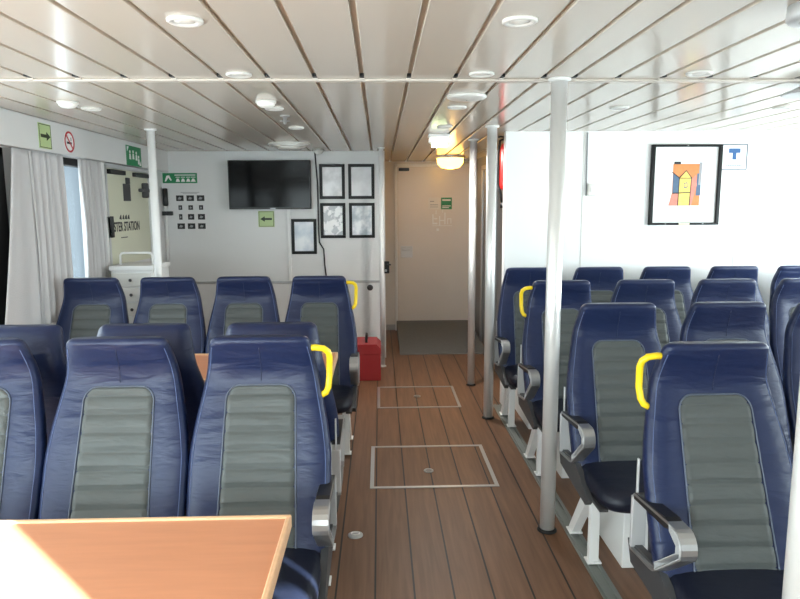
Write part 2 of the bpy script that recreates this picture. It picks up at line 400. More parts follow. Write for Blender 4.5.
# floor track for the right-hand seats
b = MB(); b.box(0.855, 0.925, 0.6, YW - 0.02, 0, 0.008, 0.002); b.box(0.865, 0.875, 0.6, YW - 0.02, 0.008, 0.014); b.box(0.905, 0.915, 0.6, YW - 0.02, 0.008, 0.014)
tag(b.build('seat_track', M['track']), 'long grey metal floor track under the right-hand seat legs', 'track')

# ------------------------------------------------------------------ posts
def post(x, y, r, label, m, z0=0.0, flange=True):
    t = thing('support_post', label, 'post', (x, y, z0), 0, 'floor to ceiling posts')
    b = MB(); b.lathe([(r, 0.004), (r, H - z0 - 0.002)], n=32); b.build('pole', m, t)
    b = MB(); b.lathe([(r + 0.011, 0), (r + 0.011, 0.006), (r + 0.003, 0.014), (r, 0.014)], n=32); b.build('base_collar', M['rubber'] if m is M['steel'] else m, t)
    b = MB(); b.lathe([(r, H - z0 - 0.012), (r + 0.014, H - z0 - 0.008), (r + 0.014, H - z0)], n=32); b.build('top_collar', M['white'], t)
post(0.775, 2.88, 0.034, 'steel post standing before the second right-hand seat row', M['steel'])
post(0.770, 4.54, 0.034, 'bright steel post, middle of the row of posts, beside the red extinguisher', M['steel'])
post(0.768, 5.42, 0.030, 'steel post standing farthest down the aisle, right of the corridor door', M['steel'])
post(0.825, 1.17, 0.034, 'white post close to the viewer at the right edge of the photo', M['steel'])
post(-1.57, 4.68, 0.027, 'slim white post beside the white cabinet at the left windows', M['white'])
post(0.02, 6.12, 0.022, 'slim white post at the end of the television wall', M['white'])

# latch on the wall end
t = thing('mounted_latch', 'black latch on the end of the television wall', 'latch', (0.058, YT - 0.02, 0.92))
b = MB(); b.box(-0.02, 0.035, -0.03, 0.0, -0.06, 0.06, 0.006); b.build('case', M['black'], t)
b = MB(); b.tube([(0.02, -0.03, 0.03), (0.02, -0.06, 0.03), (0.05, -0.065, 0.03)], 0.008, 8); b.build('lever', M['darkgrey'], t)
b = MB(); b.tube([(0.0, -0.03, -0.03), (0.0, -0.055, -0.03)], 0.012, 10); b.build('lock_cylinder', M['alu'], t)

# ------------------------------------------------------------------ seats
ZB, ZT = 0.39, 1.08
WT = [(0.39, 0.232), (0.55, 0.2375), (0.69, 0.2375), (0.78, 0.225), (0.88, 0.204), (0.96, 0.188), (1.03, 0.175), (1.08, 0.163)]
def interp(T, z):
    if z <= T[0][0]: return T[0][1]
    for (a, va), (c, vc) in zip(T[:-1], T[1:]):
        if z <= c: return va + (vc - va) * (z - a) / (c - a)
    return T[-1][1]
def smoothw(z): return (interp(WT, z - .025) + interp(WT, z) * 2 + interp(WT, z + .025)) / 4
def depth(z): return 0.125 - 0.045 * (z - ZB) / (ZT - ZB)
def yc(z):
    s = (z - ZB) / (ZT - ZB)
    u = max(0.0, s - 0.75)                  # the head part turns forward again
    if u <= 0: return -0.090 + 0.260 * s
    if u < 0.125: return 0.105 + 0.26 * u - 2.04 * u * u
    return 0.1056 - 0.25 * (u - 0.125)
def front_y(x, z, w=None):
    w = w or smoothw(z); d = depth(z) / 2; q = min(1, abs(x / w))
    conc = 0.010 * (1 - min(1, (q / 0.75) ** 2)) * (1 if z < 0.9 else max(0, 1 - (z - 0.9) / 0.08))
    return yc(z) - d * (1 - q ** 5) ** (1 / 5.0) + conc
def back_mesh():
    b = MB(); rings = []; n = 56; rt = 0.022
    zs = [(ZB + (ZT - rt - ZB) * i / 30.0, 0.0) for i in range(31)] + [(ZT - rt + rt * math.sin(a), rt * (1 - math.cos(a))) for a in (PI / 8, PI / 4, 3 * PI / 8, PI / 2 * 0.96)]
    for z, ins in zs:
        w = smoothw(z); d = depth(z) / 2; ring = []
        for k in range(n):
            a = 2 * PI * k / n; ca, sa = math.cos(a), math.sin(a)
            x = w * math.copysign(abs(ca) ** 0.4, ca); y = d * math.copysign(abs(sa) ** 0.4, sa)
            if y < 0: yy = front_y(x, z, w)
            else:
                yy = yc(z) + y; x *= 1 - 0.17 * (y / d)
            sx = (w - ins) / w; sy = (d - ins) / d
            ring.append(b.bm.verts.new((x * sx, yc(z) + (yy - yc(z)) * sy, z)))
        rings.append(ring)
    b.loft(rings); return b.mesh('backrest', M['navy'])
ZI0, ZI1 = 0.40, 0.912
def hw_ins(z):
    base = 0.130 - 0.014 * (z - ZI0) / (ZI1 - ZI0); r = 0.045
    if z > ZI1 - r: base -= r - math.sqrt(max(0, r * r - (z - (ZI1 - r)) ** 2))
    return base
def insert_mesh():
    b = MB(); P = []; nz, nx = 110, 22
    for i in range(nz + 1):
        z = ZI0 + (ZI1 - ZI0) * i / nz; h = hw_ins(z); row = []
        ph = ((z - ZI0) % 0.057); g = 0.0050 * math.exp(-((ph - 0.028) / 0.0035) ** 2) + 0.0030 * math.exp(-((ph - 0.038) / 0.003) ** 2)
        puff = 0.004 * math.sin(PI * (((z - ZI0 - 0.028) % 0.057) / 0.057))
        for j in range(nx + 1):
            u = -1 + 2 * j / nx; x = u * h
            e = 1.0 if abs(u) < 0.99 and 0 < i < nz else 0.0
            row.append((x, front_y(x, z) - (0.0055 + puff - g) * e + (0.004 if not e else 0), z))
        P.append(row)
    b.grid(P); return b.mesh('back_insert', M['grey'])
def piping_mesh():
    b = MB(); pts = []
    zs = [ZI0 + (ZI1 - ZI0) * (i / 40.0) for i in range(41)]
    zs = [z for z in zs if z < ZI1 - 0.05] + [ZI1 - 0.045 + 0.045 * math.sin(a) for a in [PI / 2 * k / 8 for k in range(9)]]
    for z in zs: pts.append((-hw_ins(z), z))
    pts += [(-p[0], p[1]) for p in reversed(pts)]
    b.tube([(x, front_y(x, z) - 0.002, z) for x, z in pts], 0.0028, 6); return b.mesh('piping', M['edge_pipe'])
def seam_mesh():
    b = MB(); b.tube([(0.0, front_y(0, z) - 0.0004, z) for z in [0.925 + (1.045 - 0.925) * i / 12 for i in range(13)]], 0.0016, 6); return b.mesh('seam', M['pipe'])
def stitch_mesh(s):
    b = MB()
    P = [(s * (smoothw(z) * 0.93), z) for z in [0.5 + 0.545 * i / 22 for i in range(23)]]
    b.tube([(x, front_y(x, z) - 0.0003, z) for x, z in P], 0.0016, 5)
    return b.mesh('stitching', M['stitch'])
def cushion_mesh():
    b = MB(); rings = []; n = 48
    prof = [(0.335, 0.03), (0.345, 0.012), (0.365, 0.0), (0.385, 0.0), (0.405, 0.008), (0.417, 0.025), (0.423, 0.06), (0.426, 0.12)]
    for z, ins in prof:
        ring = []
        for k in range(n):
            a = 2 * PI * k / n; ca, sa = math.cos(a), math.sin(a)
            x = (0.216 - ins) * math.copysign(abs(ca) ** 0.35, ca); y = -0.21 + (0.255 - ins) * math.copysign(abs(sa) ** 0.35, sa)
            ring.append(b.bm.verts.new((x, y, z)))
        rings.append(ring)
    b.loft(rings); return b.mesh('seat_cushion', M['navydark'])
def frame_mesh():
    b = MB(); b.box(-0.2, 0.2, -0.36, -0.31, 0.325, 0.337, 0.002); b.box(-0.2, 0.2, -0.06, -0.01, 0.325, 0.337, 0.002); b.box(-0.215, -0.18, -0.4, 0.06, 0.325, 0.337, .002); b.box(0.18, 0.215, -0.4, 0.06, 0.325, 0.337, .002)
    b.prism([(-0.06, 0.33), (0.03, 0.33), (0.055, 0.60), (-0.02, 0.60)], lambda u, v, w: (-0.20 + w, u, v), 0.02)
    b.prism([(-0.06, 0.33), (0.03, 0.33), (0.055, 0.60), (-0.02, 0.60)], lambda u, v, w: (0.18 + w, u, v), 0.02)
    return b.mesh('seat_frame', M['darkgrey'])
def leg_front(x):
    b = MB(); b.box(x - 0.021, x + 0.021, -0.228, -0.196, 0.012, 0.345, 0.004); b.box(x - 0.03, x + 0.03, -0.24, -0.185, 0.014, 0.022, 0.002); return b.mesh('leg', M['white'])
def leg_rear(x):
    b = MB(); b.prism([(-0.20, 0.31), (-0.15, 0.335), (0.075, 0.03), (0.075, 0.014), (0.03, 0.014)], lambda u, v, w: (x - 0.019 + w, u, v), 0.038); b.box(x - 0.03, x + 0.03, 0.02, 0.085, 0.014, 0.022, 0.002); return b.mesh('leg', M['white'])
def band(b, pts, x0, x1, t, closed=True):
    pts = [Vector((p[0], p[1])) for p in pts]; N = len(pts); inn = []
    for i in range(N):
        d1 = (pts[i] - pts[i - 1]).normalized(); d2 = (pts[(i + 1) % N] - pts[i]).normalized()
        nrm = (Vector((-d1.y, d1.x)) + Vector((-d2.y, d2.x))).normalized()
        inn.append(pts[i] + nrm * t)
    rings = []
    for o_, i_ in zip(pts, inn):
        rings.append([b.bm.verts.new((x0, o_.x, o_.y)), b.bm.verts.new((x1, o_.x, o_.y)), b.bm.verts.new((x1, i_.x, i_.y)), b.bm.verts.new((x0, i_.x, i_.y))])
    b.loft(rings, closed, False, False)
# armrest: closed aluminium loop (y,z), pad on the top run
def arm_loop():
    pts = [(0.065, 0.568), (0.065, 0.395)]
    pts += [(-0.085, 0.415), (-0.105, 0.42), (-0.125, 0.432)]
    for k in range(7):
        a = -0.6 - (PI - 1.0) * k / 6.0
        pts.append((-0.235 + 0.042 * math.cos(PI + 0.45 + (-0.0) - (k / 6.0) * (PI * 0.62)), 0.565 + 0.042 * math.sin(PI + 0.45 - (k / 6.0) * (PI * 0.62))))
    pts += [(-0.19, 0.606), (0.05, 0.582)]
    return pts
def arm_frame(s):
    b = MB(); x = s * 0.224; band(b, arm_loop(), x - 0.023, x + 0.023, 0.008); return b.mesh('armrest_frame', M['alu'])
def arm_front(s):
    b = MB(); x = s * 0.224
    pts = [(-0.128, 0.428), (-0.16, 0.455)] + arm_loop()[5:12] + [(-0.205, 0.611), (-0.20, 0.595)]
    band(b, pts[:-1] + [(-0.21, 0.596), (-0.255, 0.575), (-0.255, 0.55), (-0.15, 0.468), (-0.125, 0.45)], x - 0.025, x + 0.025, 0.003)
    return b.mesh('armrest_end', M['silver'])
def arm_pad(s):
    b = MB(); x = s * 0.224
    b.prism([(0.06, 0.568), (0.05, 0.592), (-0.17, 0.618), (-0.20, 0.612), (-0.20, 0.596), (-0.17, 0.585)], lambda u, v, w: (x - 0.021 + w, u, v), 0.042); return b.mesh('armrest_pad', M['black'])
def arm_plate(s):
    b = MB(); x = s * 0.224
    b.box(x - 0.024, x + 0.024, 0.058, 0.074, 0.40, 0.575, 0.003); b.box(s * 0.231 - 0.003, s * 0.231 + 0.003, 0.06, 0.074, 0.5, 0.70, 0.002); return b.mesh('armrest_bracket', M['silver'])
def side_panel(s):
    b = MB(); x = s * 0.222
    b.prism([(0.12, 0.40), (0.09, 0.33), (-0.28, 0.30), (-0.31, 0.33), (-0.20, 0.39), (-0.11, 0.425)], lambda u, v, w: (x - 0.012 + w, u, v), 0.024); return b.mesh('side_panel', M['darkgrey'])
def handle_mesh(s):
    b = MB()
    pts = [(0.150, 0.155, 1.035), (0.185, 0.15, 1.037), (0.212, 0.148, 1.033), (0.228, 0.146, 1.02), (0.232, 0.144, 1.0), (0.229, 0.135, 0.93), (0.226, 0.13, 0.895), (0.218, 0.126, 0.878), (0.200, 0.122, 0.868)]
    b.tube([(s * p[0], yc(p[2]) - 0.012, p[2]) for p in pts], 0.0112, 12)
    return b.mesh('grab_handle', M['yellow'])
PARTS = {'backrest': back_mesh(), 'seat_cushion': cushion_mesh(), 'seat_frame': frame_mesh()}
SUB = {'back_insert': insert_mesh(), 'piping': piping_mesh(), 'seam': seam_mesh(), 'stitching': stitch_mesh(-1), 'stitching.001': stitch_mesh(1)}
LEGS = {x: (leg_front(x), leg_rear(x)) for x in (-0.17, 0.17, 0.0)}
ARM = {s: (arm_frame(s), arm_front(s), arm_pad(s), arm_plate(s), side_panel(s)) for s in (-1, 1)}
HANDLE = {s: handle_mesh(s) for s in (-1, 1)}
def seat(x, y, rz, label, group, side=0, handle=False, legs=True):
    t = thing('ferry_seat', label, 'seat', (x, y, 0), rz, group)
    bk = link('backrest', PARTS['backrest'], t)
    for k, me in SUB.items(): link(k.split('.')[0], me, bk)
    link('seat_cushion', PARTS['seat_cushion'], t); link('seat_frame', PARTS['seat_frame'], t)
    if side:
        for me in LEGS[0.17 * side]: link('leg', me, t)
        fr = link('armrest', ARM[side][0], t); link('armrest_end', ARM[side][1], fr); link('armrest_pad', ARM[side][2], fr); link('bracket', ARM[side][3], fr); link('side_panel', ARM[side][4], t)
    elif legs:
        for me in LEGS[0.0]: link('leg', me, t)
    if handle: link('grab_handle', HANDLE[side], t)
    return t

GA = 'seats behind the near left table'
seat(-0.408, 2.12, 0, 'navy and grey leather seat with yellow grab handle behind the near left table', GA, 1, True)
seat(-0.884, 2.12, 0, 'navy and grey leather seat behind the left table, second from the aisle', GA)
seat(-1.360, 2.12, 0, 'navy and grey leather seat cut by the left edge of the photo', GA)
GB = 'seats facing away behind the near left row'
seat(-0.408, 2.52, PI, 'dark seat facing away, back to back with the yellow-handled near left seat', GB, -1)
seat(-0.884, 2.52, PI, 'dark seat facing away, back to back with the middle near left seat', GB)
seat(-1.360, 2.52, PI, 'dark seat facing away, its top showing at the far left edge', GB)
GC = 'far left seat row below the television'
seat(-0.385, 4.07, 0, 'far left seat at the aisle end, below the certificates', GC, 1, True)
seat(-0.860, 4.07, 0, 'far left seat below the television, second from the aisle', GC)
seat(-1.335, 4.07, 0, 'far left seat below the photo poster, third from the aisle', GC)
seat(-1.810, 4.07, 0, 'far left seat next to the curtained window', GC)
XS = [1.063, 1.563, 2.05, 2.54, 3.03]
ROWS = [(1.935, 2, 'first right-hand row'), (2.79, 3, 'second right-hand row'), (3.71, 5, 'third right-hand row'), (4.53, 5, 'back right-hand row')]
L = {(0, 0): 'nearest right-hand seat, navy with grey insert and yellow grab handle',
     (0, 1): 'navy seat hidden behind the white post at the right edge',
     (1, 0): 'navy aisle seat directly behind the nearest right-hand seat, white box under it',
     (1, 1): 'navy seat second from the aisle in the second right-hand row',
     (1, 2): 'navy seat third from the aisle in the second right-hand row',
     (2, 0): 'dark aisle seat behind the steel post with a yellow handle, third right-hand row',
     (2, 1): 'dark navy seat second from the aisle in the third right-hand row',
     (2, 2): 'dark navy seat third from the aisle in the third right-hand row',
     (2, 3): 'dark navy seat fourth from the aisle in the third right-hand row',
     (2, 4): 'dark navy seat by the window in the third right-hand row',
     (3, 0): 'dark aisle seat against the white wall in the back right-hand row',
     (3, 1): 'dark seat against the white wall, second from the aisle in the back row',
     (3, 2): 'dark seat against the white wall under the framed painting',
     (3, 3): 'dark seat against the white wall under the T sign',
     (3, 4): 'dark seat against the white wall, last in the back right-hand row'}
for ri, (yy, nn, rn) in enumerate(ROWS):
    for ci in range(nn):
        seat(XS[ci], yy, 0, L[(ri, ci)], 'seats of the ' + rn, -1 if ci == 0 else 0, ci == 0 and ri in (0, 2), legs=False)
    # white locker the row stands on
    t = thing('life_jacket_locker', 'white locker box under the seats of the ' + rn, 'locker', (0, yy, 0), 0, 'white lockers under the right-hand seats')
    x1 = XS[nn - 1] + 0.2
    b = MB(); b.box(1.005, x1, -0.25, 0.25, 0.0, 0.308, 0.004); b.build('box', M['white'], t)
    b = MB(); b.box(1.0, x1 + 0.005, -0.255, 0.255, 0.308, 0.322, 0.003); b.build('lid', M['white'], t)
    b = MB(); b.box(1.035, 1.2, -0.2568, -0.255, 0.312, 0.32); b.build('red_strip', M['red'], t)

# ------------------------------------------------------------------ tables
def table(y0, y1, label):
    x0, x1, z = -1.95, -0.235, 0.72
    t = thing('cabin_table', label, 'table', ((x0 + x1) / 2, (y0 + y1) / 2, 0), 0, 'orange tables between the left seats')
    w, d = (x1 - x0) / 2, (y1 - y0) / 2
    b = MB(); b.box(-w + 0.012, w - 0.012, -d + 0.012, d - 0.012, z - 0.03, z - 0.004); b.build('tabletop', M['table'], t)
    b = MB()
    for a in ((-w, w, -d, -d + .014), (-w, w, d - .014, d), (-w, -w + .014, -d + .014, d - .014), (w - .014, w, -d + .014, d - .014)): b.box(*a, z - 0.034, z + 0.002, 0.004)
    b.build('edge_lip', M['tablelip'], t)
    for s in (-1, 1):
        b = MB(); b.lathe([(0.11, 0), (0.11, 0.008), (0.03, 0.02), (0.028, 0.03), (0.028, z - 0.04), (0.07, z - 0.034), (0.07, z - 0.03)], (s * w * 0.55, 0, 0), 24)
        b.build('pedestal', M['alu'], t)
table(1.0, 1.615, 'orange laminate table in the near left corner, partly sunlit')
table(2.99, 3.54, 'orange laminate table between the two left seat groups, mostly hidden')

# ------------------------------------------------------------------ curtains
def curtain(y0, y1, z0, z1, amp, nf, label, tie=0.0, skew=0.0, off=0.034):
    P = []; n = nf * 14
    for i in range(25):
        v = i / 24.0; z = z1 + (z0 - z1) * v; row = []
        for j in range(n + 1):
            u = j / n; a = amp * (0.55 + 0.45 * math.sin(v * 2.2 + 0.6))
            sq = 1 - tie * math.sin(PI * min(1, v * 1.1)) ** 2
            yy = y0 + skew * v * (1 - u) + (y1 - y0) * (0.5 + (u - 0.5) * sq) + 0.012 * math.sin(7 * u + 3 * v)
            xx = XL + off + a * math.sin(2 * PI * nf * u + 0.7 * math.sin(3 * v + u * 5)) + 0.25 * a * math.sin(2 * PI * nf * 2.3 * u + 1)
            row.append((xx, yy, z))
        P.append(row)
    b = MB(); b.grid(P)
    o = b.build('curtain', M['curtain']); tag(o, label, 'curtain', 'grey window curtains')
    md = o.modifiers.new('thick', 'SOLIDIFY'); md.thickness = 0.004
    return o
curtain(3.80, 3.975, 0.80, 1.85, 0.006, 1, 'flat pale curtain panel at the left edge, left of the folded curtain', 0.0, -0.24, 0.05)
curtain(3.985, 4.44, 0.80, 1.85, 0.020, 6, 'pale grey curtain hanging nearer the viewer on the left window, wide folds', 0.0)
curtain(4.64, 5.02, 0.80, 1.85, 0.020, 6, 'pale grey curtain beside the muster station board', 0.05)

# ------------------------------------------------------------------ left wall signs
t = thing('arrow_sign', 'pale green arrow sign above the curtain on the left wall', 'sign', (XP, 4.147, 1.947))
b = MB(); b.box(0, 0.004, -0.075, 0.075, -0.075, 0.075, 0.001); b.build('board', M['palegreen'], t)
b = MB(); b.prism([(-.055, -.010), (.015, -.010), (.015, -.026), (.06, 0), (.015, .026), (.015, .010), (-.055, .010)], FX(0.004), 0.0015)
for q in (rect(-.07, .07, .066, .07), rect(-.07, .07, -.07, -.066), rect(-.07, -.066, -.066, .066), rect(.066, .07, -.066, .066)): b.prism(q, FX(0.004), 0.0012)
b.build('arrow', M['darkgreen'], t)
t = thing('no_smoking_sign', 'round red no-smoking sign on the left wall above the window', 'sign', (XP, 4.462, 1.943))
b = MB(); b.lathe([(0.068, 0), (0.068, 0.003)], n=36, axis='X'); b.build('disc', M['paper'], t)
b = MB(); b.ring([(0.068, 0.003), (0.068, 0.005), (0.056, 0.005), (0.056, 0.003)], n=36, axis='X')
b.prism([(-.045, .038), (-.038, .045), (.045, -.038), (.038, -.045)], FX(0.003), 0.002); b.build('ring', M['signred'], t)
b = MB(); b.prism(rect(-.036, .03, -.014, .0), FX(0.003), 0.0012); b.prism(rect(.02, .026, .008, .03), FX(0.003), 0.0012); b.build('cigarette', M['ink'], t)
def green_pictos(b, fn, u0, u1, v0, v1):
    h = v1 - v0; w = u1 - u0
    b.prism([(u0 + h * .10, v0 + h * .15), (u0 + h * .25, v0 + h * .15), (u0 + h * .50, v0 + h * .55), (u0 + h * .75, v0 + h * .2), (u0 + h * .85, v0 + h * .3), (u0 + h * .6, v0 + h * .8), (u0 + h * .3, v0 + h * .75)], fn, 0.0012)
t = thing('muster_sign', 'square green pictogram sign above the muster station board on the left wall', 'sign', (XP, 5.603, 1.936))
b = MB(); b.box(0, 0.004, -0.165, 0.165, -0.08, 0.08, 0.001); b.build('board', M['green'], t)
b = MB()
for (y, z) in ((-.09, .03), (-.02, .035), (.05, .03), (.1, .0)): b.lathe([(0.013, 0.004), (0.013, 0.0055)], (0, y, z), 12, 'X'); b.prism([(y - .02, z - .06), (y + .02, z - .06), (y + .014, z - .016), (y - .014, z - .016)], FX(0.004), 0.0015)
b.prism([(-.15, .07), (-.11, .07), (-.15, .03)], FX(0.004), .0015); b.prism([(.15, -.07), (.11, -.07), (.15, -.03)], FX(0.004), .0015)
b.build('pictogram', M['paper'], t)
# muster station board
t = thing('muster_board', 'pale board on the left wall lettered MUSTER STATION', 'sign board', (XL, 5.60, 1.46))
b = MB(); b.box(0, 0.012, -0.47, 0.47, -0.40, 0.36, 0.002); b.build('board', M['muster'], t)
b = MB(); b.box(0, 0.03, -0.49, -0.46, -0.42, 0.38, 0.003); b.box(0, 0.03, 0.46, 0.49, -0.42, 0.38, 0.003); b.box(0, 0.03, -0.49, 0.49, 0.36, 0.385, 0.003); b.build('board_frame', M['silver'], t)
b = MB(); b.box(0.012, 0.045, -0.43, -0.12, 0.315, 0.35, 0.004); b.box(0.012, 0.045, 0.10, 0.43, 0.315, 0.35, 0.004); b.build('top_bracket', M['black'], t)
b = MB(); b.box(0.012, 0.03, -0.50, -0.385, -0.175, -0.01, 0.004); b.lathe([(0.015, 0.03), (0.015, 0.036)], (0, -.445, -.13), 12, 'X'); b.build('lock', M['black'], t)
b = MB(); b.box(0.012, 0.018, -0.12, 0.03, 0.11, 0.25, 0.002); b.box(0.012, 0.03, -0.06, 0.0, 0.25, 0.30, 0.002); b.build('tag', M['darkgrey'], t)
b = MB(); b.box(0.012, 0.06, 0.30, 0.36, 0.14, 0.27, 0.01); b.box(0.012, 0.05, 0.22, 0.42, 0.19, 0.22, 0.008); b.build('catch', M['darkgrey'], t)
mm = Matrix.Translation((0.0125, -0.135, -0.10)) @ Matrix.Rotation(PI / 2, 4, 'Z') @ RY
text_mesh('MUSTER STATION', 0.105, mm, M['ink'], 'lettering', t, xs=0.80, bold=0.002)
b = MB()
for y, w in ((-.23, .045), (-.17, .04), (-.12, .05), (-.06, .045)): b.prism([(y, -.035), (y + w, -.04), (y + w * .8, -.0), (y + w * .3, -.012)], FX(0.012), .0015)
b.prism(rect(-.22, -.08, -.188, -.181), FX(0.012), .0015)
b.build('symbol', M['ink'], t)

# white cabinet with a rail by the left windows
t = thing('white_cabinet', 'white drawer cabinet with a loop rail on top by the left wall', 'cabinet', (-1.83, 5.06, 0))
b = MB(); b.box(-0.155, 0.15, -0.18, 0.20, 0.0, 1.055, 0.004); b.build('body', M['white'], t)
b = MB(); b.box(-0.165, 0.162, -0.195, 0.205, 1.055, 1.09, 0.005); b.build('top', M['white'], t)
for k in range(3):
    z0 = 0.715 + 0.11 * k
    b = MB(); b.box(-0.145, 0.14, -0.192, -0.18, z0, z0 + 0.10, 0.003); dr = b.build('drawer', M['offwhite'], t)
    b = MB(); b.lathe([(0.008, 0.0), (0.012, -0.012), (0.008, -0.016)], (-0.01, -0.192, z0 + .05), 14, 'Y'); b.build('knob', M['darkgrey'], dr)
b = MB(); b.tube([(-0.13, -.05, 1.09), (-0.13, -.05, 1.16), (-.12, -.05, 1.173), (-.10, -.05, 1.177), (.08, -.05, 1.177), (.10, -.05, 1.173), (.11, -.05, 1.16), (.11, -.05, 1.09)], 0.009, 10); b.build('rail', M['white'], t)

# ------------------------------------------------------------------ television wall
t = thing('television', 'large black flat-screen television mounted on the wall', 'television', (-1.05, YT, 1.727))
b = MB(); b.box(-0.393, 0.393, -0.095, -0.05, -0.232, 0.232, 0.006); b.build('housing', M['black'], t)
b = MB(); b.box(-0.383, 0.383, -0.0965, -0.095, -0.215, 0.224); b.build('screen', M['screen'], t)
b = MB(); b.box(-0.2, 0.2, -0.05, 0, -0.15, 0.15, 0.004); b.build('wall_bracket', M['darkgrey'], t)
b = MB(); b.box(0.0, 0.05, -0.098, -0.095, -0.228, -0.221); b.build('badge', M['alu'], t)
def picture(x0, x1, z0, z1, m, label, fw=0.029, extra=None):
    cx, cz = (x0 + x1) / 2, (z0 + z1) / 2; w, h = (x1 - x0) / 2, (z1 - z0) / 2
    t = thing('picture_frame', label, 'picture', (cx, YT, cz), 0, 'black picture frames right of the television')
    b = MB()
    for a in ((-w, w, h - fw, h), (-w, w, -h, -h + fw), (-w, -w + fw, -h + fw, h - fw), (w - fw, w, -h + fw, h - fw)): b.box(a[0], a[1], -0.022, 0, a[2], a[3], 0.003)
    b.build('frame', M['frameblack'], t)
    b = MB(); b.box(-w + fw, w - fw, -0.008, -0.002, -h + fw, h - fw); p = b.build('print', m, t)
    b = MB()
    for k in range(7):
        zz = h - fw - 0.04 - 0.035 * k; ww = (w - fw) * (0.35 + 0.4 * ((k * 37) % 10) / 10)
        b.box(-ww, ww, -0.009, -0.008, zz - .003, zz + .003)
    if False: b.build('text_lines', M['greyink'], p)
    else: b.bm.free()
picture(-0.580, -0.334, 1.59, 1.926, M['certa'], 'framed certificate, top left of the block of four by the television', extra=1)
picture(-0.300, -0.046, 1.59, 1.926, M['certb'], 'framed certificate, top right of the block of four', extra=1)
picture(-0.578, -0.332, 1.21, 1.552, M['certc'], 'framed print with painted white reflections, lower left of the block of four')
picture(-0.297, -0.046, 1.21, 1.552, M['certd'], 'framed grey-blue print, lower right of the block of four')
picture(-0.864, -0.619, 1.055, 1.399, M['certe'], 'framed notice hanging by itself lower beside the television')

t = thing('safety_sign', 'long green safety sign on the wall left of the television', 'sign', (-1.925, YT, 1.797))
b = MB(); b.box(-0.165, 0.165, -0.004, 0, -0.048, 0.048, 0.001); b.build('board', M['green'], t)
b = MB(); fn = FY(-0.004)
green_pictos(b, fn, -.155, -.07, -.045, .045)
for u0, u1 in ((-.04, .0), (.01, .05), (.06, .1), (.105, .15)):
    b.prism(rect(u0, u1, .006, .012), fn, .001); b.prism([(u0, -.035), (u1, -.035), ((u0 + u1) / 2 + .01, -.005), ((u0 + u1) / 2 - .01, -.005)], fn, .001)
b.prism(rect(-.05, .15, .025, .033), fn, .001)
b.build('pictogram', M['paper'], t)
t = thing('arrow_sign', 'pale green sign with left-pointing arrow under the television', 'sign', (-1.107, YT, 1.40))
b = MB(); b.box(-0.078, 0.078, -0.004, 0, -0.078, 0.078, 0.001); b.build('board', M['palegreen'], t)
b = MB(); b.prism([(.055, -.010), (-.015, -.010), (-.015, -.026), (-.06, 0), (-.015, .026), (-.015, .010), (.055, .010)], FY(-0.004), 0.0015)
for q in (rect(-.072, .072, .068, .072), rect(-.072, .072, -.072, -.068), rect(-.072, -.068, -.068, .068), rect(.068, .072, -.068, .068)): b.prism(q, FY(-.004), 0.0012)
b.build('arrow', M['darkgreen'], t)
t = thing('instruction_sign', 'white instruction poster with four rows of small dark photos', 'poster', (-1.835, YT, 1.49))
b = MB(); b.box(-0.165, 0.165, -0.002, 0, -0.20, 0.20); b.build('sheet', M['wall'], t)
b = MB(); b.box(-.09, .09, -.003, -.002, .168, .173); b.box(-.07, .07, -.003, -.002, .158, .162); b.build('heading', M['greyink'], t)
for r_, z in enumerate((.115, .025, -.065, -.155)):
    for c_, x in enumerate((-.10, 0.0, .10)):
        w = (.036, .036, .036) if r_ in (0, 3) else (.018, .022, .020)
        if r_ == 2: w = (.016, .03, .034)
        ww = w[c_]; hh = .027 if r_ != 1 else .022
        b = MB(); b.box(x - ww, x + ww, -.003, -.002, z - hh, z + hh)
        b.mi = 1; b.prism([(x - ww * .6, z - hh * .4), (x + ww * .2, z - hh * .5), (x + ww * .5, z + hh * .1), (x - ww * .2, z + hh * .5)], FY(-.003), .0006)
        b.build('photo', [M['ink'], M['greyink']], t)
t = thing('boat_hook', 'white pole with black grip clipped upright to the wall beside the poster', 'boat hook', (-2.065, YT - 0.03, 0.98))
b = MB(); b.tube([(0, 0, 0), (0, 0, 0.6)], 0.011, 12); b.build('pole', M['white'], t)
b = MB(); b.tube([(0, 0, 0.55), (0, 0, 0.56), (0, 0, 0.715), (0, 0, 0.72)], [0.018, 0.024, 0.024, 0.015], 14); b.build('grip', M['black'], t)
b = MB(); b.box(-0.05, 0.06, -0.014, 0.03, 0.46, 0.50, 0.006); b.build('wall_clip', M['black'], t)
b = MB(); b.box(-0.902, -0.872, YT - 0.018, YT - 0.0005, 0.79, 1.50, 0.003)
tag(b.build('cable_conduit', M['white']), 'white plastic cable conduit running down from the television', 'conduit')
b = MB(); pts = []
for k in range(30):
    v = k / 29.0; pts.append((-0.61 + 0.03 * math.sin(v * 2.5) + (0.06 * v) - 0.01 * math.sin(v * 11), YT - 0.008 - (0.022 if 0.15 < v < 0.75 else 0), 2.03 - v * 1.24))
pts = [(-0.618, YT - 0.02, 2.045), (-0.612, YT - 0.012, 1.93), (-0.60, YT - 0.01, 1.75), (-0.598, YT - 0.01, 1.56), (-0.598, YT - 0.01, 1.25), (-0.594, YT - 0.01, 1.17), (-0.552, YT - 0.01, 1.10), (-0.545, YT - 0.01, 0.95), (-0.53, YT - 0.014, 0.80)]
b.tube(pts, 0.007, 8)
tag(b.build('black_cable', M['black']), 'thin black cable hanging down the wall beside the picture frames', 'cable')
t = thing('wall_fitting', 'small dark round fitting low on the wall right of the far seats', 'fitting', (-0.1, YT, 0.715))
b = MB(); b.lathe([(0.03, 0), (0.03, -0.004), (0.018, -0.006), (0.018, -0.02), (0.012, -0.022)], n=20, axis='Y'); b.build('rosette', M['darkgrey'], t)

